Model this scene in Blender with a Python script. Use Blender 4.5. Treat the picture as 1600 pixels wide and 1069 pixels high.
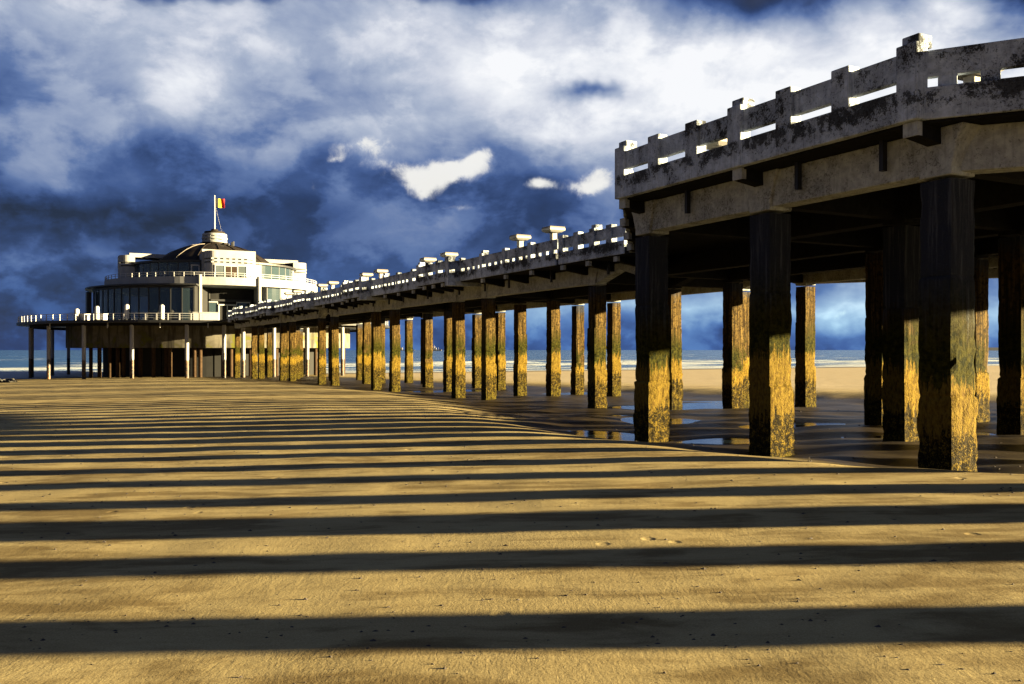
import bpy, math, random
from mathutils import Vector, Matrix, noise as mnoise
R = math.radians
for o in list(bpy.data.objects): bpy.data.objects.remove(o)
scene = bpy.context.scene
COL = scene.collection
K = 0.85                                   # layout units -> metres (applied to everything at the end)
F = 1392.0                                 # focal length in photograph pixels (1600 wide)
# ------------------------------------------------------------------ camera
cam_d = bpy.data.cameras.new('camera'); cam = bpy.data.objects.new('camera', cam_d); COL.objects.link(cam)
cam_d.sensor_width = 36.0; cam_d.lens = 36.0 * F / 1600.0
cam_d.shift_y = 12.5 / 1600.0
cam_d.clip_start = 0.1; cam_d.clip_end = 60000
cam.location = (0, 0, 0); cam.rotation_euler = (R(90), 0, 0)
scene.camera = cam
# ------------------------------------------------------------------ light
SUN_EL = R(7.0); SUN_AZ = math.atan2(1.0, -0.028)     # azimuth measured from +Y towards +X
sd = Vector((math.sin(SUN_AZ) * math.cos(SUN_EL), math.cos(SUN_AZ) * math.cos(SUN_EL), math.sin(SUN_EL)))
sun_l = bpy.data.lights.new('sun', 'SUN'); sun_l.energy = 5.0; sun_l.angle = R(0.45); sun_l.color = (1.0, 0.79, 0.42)
sun = bpy.data.objects.new('sun', sun_l); COL.objects.link(sun)
sun.rotation_euler = sd.to_track_quat('Z', 'Y').to_euler()
EXPO = 3.35
vs = scene.view_settings
vs.view_transform = 'Standard'; vs.look = 'None'; vs.exposure = EXPO; vs.gamma = 1.0; vs.use_curve_mapping = False
# ------------------------------------------------------------------ node helper
class NT:
    def __init__(s, tree): s.t = tree; s.n = tree.nodes; s.l = tree.links
    def new(s, typ, **kw):
        nd = s.n.new(typ)
        for k, v in kw.items(): setattr(nd, k, v)
        return nd
    def put(s, sock, v):
        if v is None: return
        if isinstance(v, bpy.types.NodeSocket): s.l.new(v, sock)
        else:
            if isinstance(v, (tuple, list)) and len(v) == 3 and sock.type == 'RGBA': v = (*v, 1)
            sock.default_value = v
    def math(s, op, a, b=None, c=None, clamp=False):
        nd = s.new('ShaderNodeMath', operation=op); nd.use_clamp = clamp
        s.put(nd.inputs[0], a); s.put(nd.inputs[1], b); s.put(nd.inputs[2], c); return nd.outputs[0]
    def vmath(s, op, a, b=None):
        nd = s.new('ShaderNodeVectorMath', operation=op); s.put(nd.inputs[0], a); s.put(nd.inputs[1], b)
        return nd.outputs['Value'] if op in ('DOT_PRODUCT', 'LENGTH') else nd.outputs[0]
    def noise(s, vec, scale, detail=4, rough=0.55, dist=0.0, color=False):
        nd = s.new('ShaderNodeTexNoise'); s.put(nd.inputs['Vector'], vec); nd.inputs['Scale'].default_value = scale
        nd.inputs['Detail'].default_value = detail; nd.inputs['Roughness'].default_value = rough; nd.inputs['Distortion'].default_value = dist
        return nd.outputs['Color' if color else 'Fac']
    def vor(s, vec, scale, feature='F1'):
        nd = s.new('ShaderNodeTexVoronoi'); nd.feature = feature; s.put(nd.inputs['Vector'], vec); nd.inputs['Scale'].default_value = scale
        return nd.outputs['Distance']
    def mix(s, f, a, b, blend='MIX'):
        nd = s.new('ShaderNodeMix'); nd.data_type = 'RGBA'; nd.blend_type = blend
        s.put(nd.inputs[0], f); s.put(nd.inputs[6], a); s.put(nd.inputs[7], b); return nd.outputs[2]
    def step(s, v, lo, hi):
        nd = s.new('ShaderNodeMapRange'); nd.interpolation_type = 'SMOOTHSTEP'
        s.put(nd.inputs[0], v); s.put(nd.inputs[1], lo); s.put(nd.inputs[2], hi); return nd.outputs[0]
    def ramp(s, v, stops):
        nd = s.new('ShaderNodeValToRGB'); e = nd.color_ramp.elements
        while len(e) < len(stops): e.new(0.5)
        for el, (p, c) in zip(e, stops): el.position = p; el.color = (*c, 1)
        s.put(nd.inputs[0], v); return nd.outputs[0]
    def xyz(s, v):
        nd = s.new('ShaderNodeSeparateXYZ'); s.put(nd.inputs[0], v); return nd.outputs
    def comb(s, x, y, z):
        nd = s.new('ShaderNodeCombineXYZ'); s.put(nd.inputs[0], x); s.put(nd.inputs[1], y); s.put(nd.inputs[2], z); return nd.outputs[0]
    def bump(s, h, strength, dist):
        nd = s.new('ShaderNodeBump'); nd.inputs['Strength'].default_value = strength; nd.inputs['Distance'].default_value = dist
        s.put(nd.inputs['Height'], h); return nd.outputs[0]
def lin(r, g, b):
    f = lambda c: c / 12.92 / 255 if c <= 10 else ((c / 255 + 0.055) / 1.055) ** 2.4
    return (f(r), f(g), f(b))
# ------------------------------------------------------------------ sky
world = bpy.data.worlds.new('World'); scene.world = world; world.use_nodes = True
W = NT(world.node_tree); W.n.clear()
out = W.new('ShaderNodeOutputWorld'); bg = W.new('ShaderNodeBackground'); W.l.new(bg.outputs[0], out.inputs[0])
bg.inputs['Strength'].default_value = 0.1
sky = W.new('ShaderNodeTexSky', sky_type='NISHITA'); sky.sun_disc = False; sky.sun_elevation = SUN_EL; sky.sun_rotation = SUN_AZ
sky.air_density = 1.0; sky.dust_density = 0.3; sky.ozone_density = 2.0
world.cycles.sampling_method = 'MANUAL'; world.cycles.sample_map_resolution = 256
tc = W.new('ShaderNodeTexCoord'); D = tc.outputs['Generated']
dx, dy, dz = W.xyz(D)
az = W.math('ARCTAN2', dx, dy)
hor = W.math('SQRT', W.math('ADD', W.math('MULTIPLY', dx, dx), W.math('MULTIPLY', dy, dy)))
el = W.math('DIVIDE', W.math('DIVIDE', dz, hor), W.math('MAXIMUM', W.math('COSINE', az), 0.8))
p0 = W.comb(az, el, 0.0)
warp = W.vmath('SUBTRACT', W.noise(D, 9.0, 4, 0.56, color=True), (0.5, 0.5, 0.5))
pw = W.vmath('ADD', p0, W.vmath('MULTIPLY', warp, (0.115, 0.085, 0)))
# cloud bank brightness (rows every 40 photo pixels of elevation, columns every 100 of azimuth)
ROWS = """175 200 185 200 180 155 180 170 145 165 150 92 80 130 140 170 60
165 185 180 200 205 165 202 202 208 195 195 160 172 195 200 205 140
125 150 175 190 215 172 205 224 228 234 234 234 226 224 226 226 200
112 140 165 208 165 148 178 222 230 232 234 236 236 232 232 232 226
128 140 155 192 152 142 162 202 226 230 232 234 234 232 230 228 226
145 138 140 148 128 155 172 190 198 210 218 222 222 220 220 218 216
122 136 108 92 150 104 150 146 134 145 190 206 210 208 206 204 202
70 104 108 92 94 88 94 92 92 96 120 140 160 170 170 170 170
44 54 72 84 84 88 92 88 86 92 100 120 130 140 140 140 140
84 76 52 56 74 78 82 104 92 98 108 118 120 122 122 122 122
88 92 84 72 74 78 84 92 88 94 104 110 112 114 114 114 114
68 74 74 74 78 84 84 88 96 110 122 128 128 132 132 130 130
70 72 75 78 80 86 98 112 130 150 165 188 172 196 172 160 160
78 79 80 82 84 86 88 90 94 97 99 101 100 98 98 98 98
80 81 82 83 84 85 86 87 88 89 90 90 90 90 90 90 90"""
ROWS = [[int(v) / 255 for v in r.split()] for r in ROWS.splitlines()]
axw, elw, _ = W.xyz(pw)
acol = W.math('MULTIPLY_ADD', axw, 1 / R(60.4), 0.5)
arow = W.math('MINIMUM', W.math('MULTIPLY_ADD', elw, -F / 40.0, 547 / 40.0), 14.0)
acc = 0.0
for g in range(5):
    nd = W.new('ShaderNodeValToRGB'); nd.color_ramp.interpolation = 'CARDINAL'; e = nd.color_ramp.elements
    while len(e) < 17: e.new(0.5)
    for i in range(17):
        e[i].position = (math.atan((i * 100 - 800) / F) + R(30.2)) / R(60.4)
        e[i].color = (ROWS[3 * g][i], ROWS[3 * g + 1][i], ROWS[3 * g + 2][i], 1)
    W.put(nd.inputs[0], acol)
    k = W.comb(arow, arow, arow); lo, hi = (-40.0 if g == 0 else 3 * g), (60.0 if g == 4 else 3 * g + 2)
    dist = W.vmath('ABSOLUTE', W.vmath('SUBTRACT', k, (3 * g, 3 * g + 1, 3 * g + 2)))
    tent = W.vmath('MAXIMUM', W.vmath('SUBTRACT', (1, 1, 1), dist), (0, 0, 0))
    acc = W.math('ADD', W.vmath('DOT_PRODUCT', nd.outputs[0], tent), acc)
# unseen cloud beyond the banks, set darker and greyer to weaken shadow fill
out_az = W.step(W.math('ABSOLUTE', az), R(29), R(38)); out_up = W.step(arow, 0.4, -1.6)
outside = W.math('MAXIMUM', out_az, out_up)
far_l = W.math('MULTIPLY_ADD', W.step(el, 0.55, 0.1), 0.02, 0.36)
m1 = W.new('ShaderNodeMix'); m1.data_type = 'FLOAT'; W.put(m1.inputs[0], outside); W.put(m1.inputs[2], acc); W.put(m1.inputs[3], far_l); acc = m1.outputs[0]
def sky_pt(x, y): return math.atan((x - 800) / F), (547 - y) / F
def blob(acc, x, y, rx, ry, amp, vec):
    a, e = sky_pt(x, y)
    d = W.vmath('MULTIPLY', W.vmath('SUBTRACT', vec, (a, e, 0)), (F / rx, F / ry, 0))
    return W.math('MULTIPLY_ADD', W.math('POWER', 2.718, W.math('MULTIPLY', W.vmath('DOT_PRODUCT', d, d), -1.0)), amp, acc)
f2 = W.noise(W.vmath('MULTIPLY', D, (1, 1, 1.7)), 8.5, 8, 0.60, 0.25)
f2c = W.math('SUBTRACT', f2, 0.5)
acc = blob(acc, 930, 133, 46, 15, -.50, pw)
acc = W.math('MULTIPLY_ADD', f2c, W.math('MULTIPLY_ADD', acc, 0.62, 0.20), W.math('MULTIPLY_ADD', acc, 1.06, -0.008))
puff = W.step(W.noise(W.vmath('MULTIPLY', D, (1, 1, 1.5)), 12.0, 7, 0.56, 0.15), 0.44, 0.60)
acc = W.math('MULTIPLY_ADD', W.math('SUBTRACT', puff, 0.5), 0.12, acc)
cloud = W.ramp(acc, [(0.0, lin(12, 18, 36)), (0.17, lin(28, 38, 66)), (0.27, lin(40, 59, 103)), (0.36, lin(64, 88, 141)), (0.46, lin(95, 118, 166)), (0.58, lin(140, 155, 187)),
                     (0.70, lin(172, 183, 205)), (0.82, lin(208, 213, 226)), (0.92, lin(232, 235, 242)), (1.0, lin(248, 249, 252))])
cloud = W.mix(W.math('MULTIPLY', outside, 0.6), cloud, lin(84, 88, 104))
# crisp sunlit cumulus tufts
cu = 0.0
pc = W.vmath('ADD', p0, W.vmath('MULTIPLY', warp, (0.07, 0.05, 0)))
for q in [(722, 260, 46, 16, 1.1), (680, 274, 50, 18, 1.1), (677, 300, 22, 17, 1.0), (745, 244, 24, 11, .8), (575, 232, 60, 15, .85), (600, 258, 36, 12, .7), (520, 250, 30, 8, .5), (850, 290, 34, 12, 1.0), (938, 292, 36, 14, 1.0), (955, 270, 24, 16, .9), (715, 328, 40, 6, .42), (1312, 490, 26, 6, .55)]: cu = blob(cu, *q, pc)
f3 = W.noise(D, 40.0, 7, 0.66, 0.3)
cu = W.step(W.math('MULTIPLY_ADD', W.math('SUBTRACT', f3, 0.5), 1.5, cu), 0.26, 1.15)
cloud = W.mix(W.math('MULTIPLY', cu, 0.9), cloud, W.mix(W.step(W.math('MULTIPLY_ADD', W.math('SUBTRACT', f3, 0.5), 1.3, cu), 0.15, 0.85), lin(196, 203, 220), lin(250, 248, 242)))
cloud = W.mix(W.step(el, 0.13, 0.0), cloud, W.mix(1.0, cloud, (0.80, 1.22, 1.36), 'MULTIPLY'))
cloud = W.vmath('SCALE', cloud); W.n[-1].inputs['Scale'].default_value = 10.0 / 2 ** EXPO
# thin physical sky glow behind the banks
W.put(bg.inputs['Color'], W.mix(0.006, cloud, sky.outputs[0]))

# ------------------------------------------------------------------ pier frame (s = seaward along pier, w = across, away from camera)
TH = R(27.163); CS, SN = math.cos(TH), math.sin(TH)
def P(s, w, z=0.0): return Vector((-SN * s + CS * w, CS * s + SN * w, z))
def SW(x, y): return (-SN * x + CS * y, CS * x + SN * y)
def lerp_tab(tab, x):
    if x <= tab[0][0]: return tab[0][1]
    for (a, b), (c, d) in zip(tab, tab[1:]):
        if x <= c: return b + (d - b) * (x - a) / (c - a)
    return tab[-1][1]
def sstep(a, b, x):
    t = max(0.0, min(1.0, (x - a) / (b - a))); return t * t * (3 - 2 * t)
# ------------------------------------------------------------------ materials
def mat(name, fn):
    m = bpy.data.materials.new(name); m.use_nodes = True; t = NT(m.node_tree); t.n.clear()
    o = t.new('ShaderNodeOutputMaterial'); b = t.new('ShaderNodeBsdfPrincipled'); t.l.new(b.outputs[0], o.inputs[0])
    geo = t.new('ShaderNodeNewGeometry'); pos = t.vmath('SCALE', geo.outputs['Position']); t.n[-1].inputs['Scale'].default_value = 1 / K
    fn(t, b, pos); return m
def setb(t, b, col=None, rough=None, normal=None, **kw):
    t.put(b.inputs['Base Color'], col); t.put(b.inputs['Roughness'], rough); t.put(b.inputs['Normal'], normal)
    for k, v in kw.items(): t.put(b.inputs[k.replace('_', ' ')], v)
def m_sand(t, b, pos):
    wet = t.new('ShaderNodeAttribute', attribute_name='wet').outputs['Fac']
    far_pale = t.step(t.vmath('DOT_PRODUCT', pos, (CS, SN, 0)), 44, 62)
    big = t.noise(pos, 0.35, 5, 0.6, 0.5); med = t.noise(t.vmath('MULTIPLY', pos, (0.55, 1.7, 1)), 1.1, 6, 0.62, 0.6); fine = t.noise(pos, 60.0, 3, 0.7)
    c = t.ramp(med, [(0.28, (0.203, 0.153, 0.071)), (0.48, (0.328, 0.259, 0.125)), (0.75, (0.406, 0.328, 0.168))])
    c = t.mix(0.45, c, t.ramp(fine, [(0.3, (0.166, 0.123, 0.054)), (0.5, (0.332, 0.265, 0.129)), (0.7, (0.517, 0.431, 0.226))]))
    damp = t.step(t.math('MULTIPLY_ADD', t.math('SUBTRACT', med, .5), .8, t.noise(t.vmath('MULTIPLY', pos, (.6, 1.5, 1)), 0.42, 5, 0.6, 0.8)), 0.42, 0.66)
    c = t.mix(t.math('MULTIPLY', damp, 0.95), c, t.mix(1.0, c, (.46, .42, .38), 'MULTIPLY'))
    c = t.mix(far_pale, c, t.mix(t.step(med, .3, .7), (.34, .275, .175), (.44, .365, .25)))  # sand turns paler beyond the pier
    speck = t.step(t.vor(pos, 2.2), 0.03, 0.012)
    c = t.mix(t.math('MULTIPLY', speck, 0.75), c, (0.026, 0.023, 0.017))
    w2 = t.math('ADD', wet, t.math('MULTIPLY', t.math('SUBTRACT', med, 0.5), 0.5), clamp=True)
    w2 = t.math('MULTIPLY', w2, t.step(wet, 0.02, 0.2))
    c = t.mix(w2, c, (.017, .012, .0085))
    rough = t.math('SUBTRACT', 0.95, t.math('MULTIPLY', w2, 0.5))
    rmask = t.step(t.noise(pos, 0.5, 2), 0.45, 0.62)
    streak = t.noise(t.vmath('MULTIPLY', pos, (5.0, 1.4, 1)), 1.6, 5, 0.65, 0.8)
    h = t.math('MULTIPLY', t.math('MULTIPLY', t.noise(t.vmath('MULTIPLY', pos, (9.0, 2.4, 1)), 2.2, 3, 0.6, 1.2), rmask), 0.0018)
    h = t.math('MULTIPLY_ADD', t.noise(pos, 1.3, 3), 0.006, h)
    h = t.math('MULTIPLY_ADD', streak, 0.0034, h)
    h = t.math('MULTIPLY_ADD', t.noise(pos, 24.0, 4, 0.7), 0.0030, h)
    h = t.math('MULTIPLY_ADD', fine, 0.0012, h)
    pit = t.math('MULTIPLY', t.step(t.vor(t.vmath('MULTIPLY', pos, (1, .8, 1)), 1.5), 0.16, 0.05), t.step(t.noise(t.vmath('MULTIPLY', pos, (.35, 1, 1)), 0.55, 3), 0.52, 0.60))
    h = t.math('MULTIPLY_ADD', pit, -0.014, h)
    setb(t, b, c, rough, t.bump(h, 0.8, 1.0), Specular_IOR_Level=t.math('MULTIPLY_ADD', w2, 0.08, 0.04))
def m_concrete(light, dark, amount, cream=False):
    def fn(t, b, pos):
        x, y, z = t.xyz(pos)
        n1 = t.noise(pos, 0.8, 6, 0.62, 0.4); n2 = t.noise(pos, 4.5, 7, 0.68, 0.3); n3 = t.noise(pos, 30, 4, 0.7)
        strk = t.noise(t.vmath('MULTIPLY', pos, (6.0, 6.0, 0.45)), 1.5, 6, 0.65)
        c = t.mix(t.step(n2, 0.3, 0.7), tuple(v * 0.62 for v in light), light)
        c = t.mix(t.math('MULTIPLY', t.step(strk, 0.48, 0.72), 0.65 if not cream else 0.4), c, tuple(v * 0.32 for v in light))
        c = t.mix(t.math('MULTIPLY', t.step(n1, 0.40, 0.62), 0.55 if not cream else 0.3), c, tuple(v * 0.35 for v in light))
        m = t.math('ADD', t.math('MULTIPLY', n1, 0.40), t.math('ADD', t.math('MULTIPLY', n2, 0.40), t.math('MULTIPLY', n3, 0.20)))
        if not cream:                                # lichen grows in a ragged belt above the drip edge and along tops
            belt = t.math('MULTIPLY', t.step(z, 5.10, 5.45), t.step(z, 5.90, 5.62))
            top = t.math('MULTIPLY', t.step(z, 6.1, 6.6), 0.45)
            drip = t.math('MULTIPLY', t.step(z, 5.22, 5.05), -1.0)
            m = t.math('ADD', m, t.math('MULTIPLY', t.math('ADD', t.math('MAXIMUM', belt, top), drip), 0.085))
        lich = t.step(m, 0.60 - amount, 0.65 - amount)
        c = t.mix(t.math('MULTIPLY', lich, 0.88), c, dark)
        n5 = t.noise(pos, 14.0, 5, 0.75)
        speck = t.step(t.math('ADD', t.math('MULTIPLY', n5, .7), t.math('MULTIPLY_ADD', n3, .35, t.math('MULTIPLY', n1, 0.5))), 0.80, 0.90)
        c = t.mix(t.math('MULTIPLY', speck, 0.75), c, dark)
        h = t.math('MULTIPLY_ADD', n3, 0.007, t.math('MULTIPLY', n2, 0.022))
        h = t.math('MULTIPLY_ADD', lich, 0.008, h)
        setb(t, b, c, 0.9, t.bump(h, 0.8, 1.0), Specular_IOR_Level=0.06)
    return fn
def m_column(t, b, pos):
    x, y, z = t.xyz(pos)
    rnd = t.new('ShaderNodeObjectInfo').outputs['Random']
    rnd2 = t.math('FRACT', t.math('MULTIPLY', rnd, 7.31))
    n1 = t.noise(pos, 1.3, 5, 0.6, 0.3); n2 = t.noise(pos, 7.0, 6, 0.68); n3 = t.noise(pos, 32, 4, 0.7)
    strk = t.noise(t.vmath('MULTIPLY', pos, (6.0, 6.0, 0.28)), 1.6, 6, 0.65, 0.2)
    zz = t.math('MULTIPLY_ADD', t.math('SUBTRACT', rnd, 0.5), 0.9, z)
    zz = t.math('MULTIPLY_ADD', t.math('SUBTRACT', strk, 0.5), 2.0, zz)
    zz = t.math('MULTIPLY_ADD', t.math('SUBTRACT', n2, 0.5), 1.0, zz)
    # stained concrete with pale runs, algae belt, bare yellow belt, mussel belt
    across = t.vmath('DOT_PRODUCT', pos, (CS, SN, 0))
    coat_line = t.math('MULTIPLY_ADD', t.step(across, 26.0, 27.0), 2.6, 2.0)
    shaded_coat = t.mix(t.step(strk, 0.5, 0.68), (.020, .023, .033), (.055, .058, .066))  # dark upper coat, with deck shade and sky blue put into its colour
    shaded_coat = t.mix(t.math('MULTIPLY', t.step(n3, 0.57, 0.7), 0.5), shaded_coat, (.075, .077, .080))
    brown = t.mix(t.step(strk, 0.38, 0.62), (.022, .013, .004), (.105, .068, .020))
    brown = t.mix(t.math('MULTIPLY', t.step(n2, 0.46, 0.62), 0.85), brown, (.011, .008, .004))
    green = t.mix(t.step(n2, .35, .7), (.005, .007, .0012), (.040, .036, .004))
    n4 = t.noise(t.vmath('MULTIPLY', pos, (1, 1, .45)), 15.0, 5, 0.7)
    yel = t.mix(t.step(n4, 0.42, 0.66), t.mix(rnd2, (.155, .100, .011), (.110, .075, .012)), (.050, .030, .006))
    grit = t.math('ADD', t.math('MULTIPLY', n3, .6), t.math('MULTIPLY', n2, .5))
    mus = t.mix(t.step(grit, 0.54, 0.66), (.009, .007, .003), (.120, .082, .011))
    c = t.mix(t.step(t.math('MULTIPLY_ADD', n1, 1.2, zz), coat_line, t.math('SUBTRACT', coat_line, 1.0)), shaded_coat, brown)
    g = t.math('MULTIPLY', t.step(zz, t.math('MULTIPLY_ADD', rnd2, 2.2, 0.4), 0.0), t.step(t.math('MULTIPLY_ADD', rnd2, .30, n1), 0.42, 0.60))
    c = t.mix(g, c, green)
    ytop = t.math('MULTIPLY_ADD', rnd2, 0.6, -0.95)
    c = t.mix(t.step(zz, ytop, t.math('SUBTRACT', ytop, 0.12)), c, yel)
    mtop = t.math('MULTIPLY_ADD', rnd, 0.8, -2.2)
    c = t.mix(t.step(zz, mtop, t.math('SUBTRACT', mtop, 0.14)), c, mus)
    c = t.mix(t.math('MULTIPLY', t.step(zz, -3.0, -3.3), t.step(n2, .45, .6)), c, (.06, .048, .007))
    h = t.math('MULTIPLY_ADD', n3, 0.016, t.math('MULTIPLY', n2, 0.035))
    h = t.math('MULTIPLY_ADD', strk, 0.03, h)
    low = t.step(z, -0.4, -1.2)
    h = t.math('MULTIPLY_ADD', t.math('MULTIPLY', t.vor(pos, 22), low), 0.012, h)
    setb(t, b, c, 0.8, t.bump(h, 0.9, 1.0), Specular_IOR_Level=0.03)
def m_plain(col, rough=0.6, var=0.25, scale=1.2, spec=0.3, metal=0.0, streak=True):
    def fn(t, b, pos):
        n = t.noise(pos, scale, 5, 0.6, 0.2)
        s2 = t.noise(t.vmath('MULTIPLY', pos, (2.5, 2.5, .25)), scale * 1.3, 5, 0.6)
        c = t.mix(t.math('MULTIPLY', t.step(n, 0.35, 0.7), var), col, tuple(v * 0.5 for v in col))
        if streak: c = t.mix(t.math('MULTIPLY', t.step(s2, 0.55, 0.75), var), c, tuple(v * 0.45 for v in col))
        setb(t, b, c, rough, t.bump(n, 0.2, 0.02), Specular_IOR_Level=spec, Metallic=metal)
    return fn
def m_drum(t, b, pos):
    x, y, z = t.xyz(pos)
    n = t.noise(pos, 0.35, 6, 0.62, 0.4); s2 = t.noise(t.vmath('MULTIPLY', pos, (1.1, 1.1, .12)), 0.8, 5, 0.6)
    c = t.mix(t.step(n, 0.35, 0.65), (.13, .12, .095), (.065, .058, .045))
    c = t.mix(t.math('MULTIPLY', t.step(s2, 0.48, 0.62), 0.85), c, (.035, .032, .026))
    c = t.mix(t.math('MULTIPLY', t.step(n, 0.52, 0.62), t.step(z, 4.6, 2.0)), c, (.085, .085, .016))
    setb(t, b, c, 0.9, None, Specular_IOR_Level=0.05)
def m_pavcol(t, b, pos):
    x, y, z = t.xyz(pos)
    n = t.noise(pos, 2.2, 5, 0.65)
    zz = t.math('ADD', z, t.math('MULTIPLY', t.math('SUBTRACT', n, .5), 1.2))
    rust = t.mix(t.step(n, 0.45, 0.62), (.012, .010, .008), (.12, .055, .014))
    c = t.mix(t.step(zz, -1.7, -1.95), (.22, .22, .23), rust)
    setb(t, b, c, 0.6)
def m_glass(t, b, pos):
    setb(t, b, (.035, .055, .065), 0.04, None, Specular_IOR_Level=0.9, Alpha=0.62)
def m_water(t, b, pos):
    n = t.noise(t.vmath('MULTIPLY', pos, (1, 2.5, 1)), 2.2, 4, 0.6)
    setb(t, b, (.012, .02, .03), 0.03, t.bump(n, 0.25, 0.03), IOR=1.33)
def m_sea(t, b, pos):
    s = t.vmath('DOT_PRODUCT', pos, (-SN, CS, 0)); w = t.vmath('DOT_PRODUCT', pos, (CS, SN, 0))
    crest = t.new('ShaderNodeAttribute', attribute_name='crest').outputs['Fac']
    q = t.comb(t.math('MULTIPLY', s, 0.32), t.math('MULTIPLY', w, 0.05), 0.0)
    n1 = t.noise(q, 0.9, 6, 0.66, 0.6); n2 = t.noise(pos, 1.1, 5, 0.7, 0.4)
    far = t.step(s, 215, 420)
    foam = t.math('ADD', t.math('MULTIPLY', crest, 0.62), t.math('MULTIPLY', n1, 0.75))
    foam = t.math('ADD', foam, t.math('MULTIPLY', t.math('SUBTRACT', n2, .5), 0.35))
    edge = t.math('MULTIPLY', t.step(s, 232, 216), 0.30)
    foam = t.math('ADD', foam, edge)
    foam = t.step(foam, t.math('MULTIPLY_ADD', far, 0.15, 0.38), t.math('MULTIPLY_ADD', far, 0.17, 0.56))
    c = t.mix(t.step(n1, 0.35, 0.65), (.012, .055, .17), (.035, .11, .24))
    c = t.mix(foam, c, (.34, .38, .42))
    rough = t.math('MULTIPLY_ADD', foam, 0.6, 0.22)
    h = t.math('MULTIPLY_ADD', t.noise(t.comb(t.math('MULTIPLY', s, .5), t.math('MULTIPLY', w, .16), 0.0), 1.0, 6, 0.65), 0.5, t.math('MULTIPLY', foam, 0.12))
    setb(t, b, c, rough, t.bump(h, 0.8, 1.0), IOR=1.33)
def m_flag(t, b, pos):
    g = t.new('ShaderNodeTexCoord').outputs['Generated']; x = t.xyz(g)[0]
    c = t.mix(t.step(x, .328, .338), (.01, .01, .01), (.75, .52, .02)); c = t.mix(t.step(x, .662, .672), c, (.6, .02, .02))
    setb(t, b, c, 0.8)
M = {}
M['sand'] = mat('sand', m_sand)
M['rail'] = mat('weathered concrete', m_concrete((.50, .57, .68), (.018, .018, .018), 0.055))
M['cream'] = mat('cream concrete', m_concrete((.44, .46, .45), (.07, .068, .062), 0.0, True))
M['shaded'] = mat('soffit concrete', m_concrete((.016, .016, .016), (.008, .008, .008), 0.0, True))  # near-black: the deck's underside shade is put into the concrete colour
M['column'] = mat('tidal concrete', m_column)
M['white'] = mat('white render', m_plain((.27, .275, .28), 0.7, 0.35, 0.35, 0.05))
M['paint'] = mat('white paint', m_plain((.36, .36, .37), 0.5, 0.2, 1.0, 0.1))
M['roof'] = mat('brown roofing', m_plain((.020, .016, .014), 0.6, 0.5, 0.4, 0.05))
M['dark'] = mat('dark metal', m_plain((.022, .023, .026), 0.5, 0.3, 2.0))
M['black'] = mat('shaded interior', m_plain((.02, .02, .02), 0.8, 0.3, 0.5, 0.1))  # near-black: recess and under-platform shade put into the colour
M['pipe'] = mat('black pipe', m_plain((.012, .012, .014), 0.5, 0.3, 5.0))
M['drum'] = mat('stained drum concrete', m_drum)
M['pavcol'] = mat('steel pile', m_pavcol)
M['glass'] = mat('tinted glass', m_glass)
M['darkpile'] = mat('shaded rusted pile', m_plain((.045, .028, .016), 0.8, 0.7, 2.0, 0.05))  # rust tone kept dark throughout, with platform shade put into it
M['interior'] = mat('interior wall', m_plain((.11, .17, .175), 0.7, 0.4, 0.4, 0.05))
M['steel'] = mat('galvanised steel', m_plain((.34, .34, .35), 0.45, 0.25, 2.0, 0.5))
M['water'] = mat('pool water', m_water)
M['sea'] = mat('sea water', m_sea)
M['flag'] = mat('flag cloth', m_flag)
M['wood'] = mat('brown door wood', m_plain((.030, .020, .015), 0.6, 0.3, 2.0, 0.05))
M['slot'] = mat('slot shadow gap', m_plain((.06, .06, .06), 0.9, 0.2, 2.0))
M['shell'] = mat('shell debris', m_plain((.05, .04, .035), 0.8, 0.4, 9.0))
M['rock'] = mat('dark rock', m_plain((.05, .047, .04), 0.85, 0.5, 1.5))
M['hull'] = mat('ship paint', m_plain((.10, .11, .13), 0.6, 0.2, 0.1))
M['lamp'] = mat('lamp concrete', m_plain((.36, .35, .33), 0.75, 0.4, 1.5))
M['lamp_top'] = mat('lamp top', m_plain((.16, .14, .12), 0.8, 0.4, 1.5))
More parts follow.
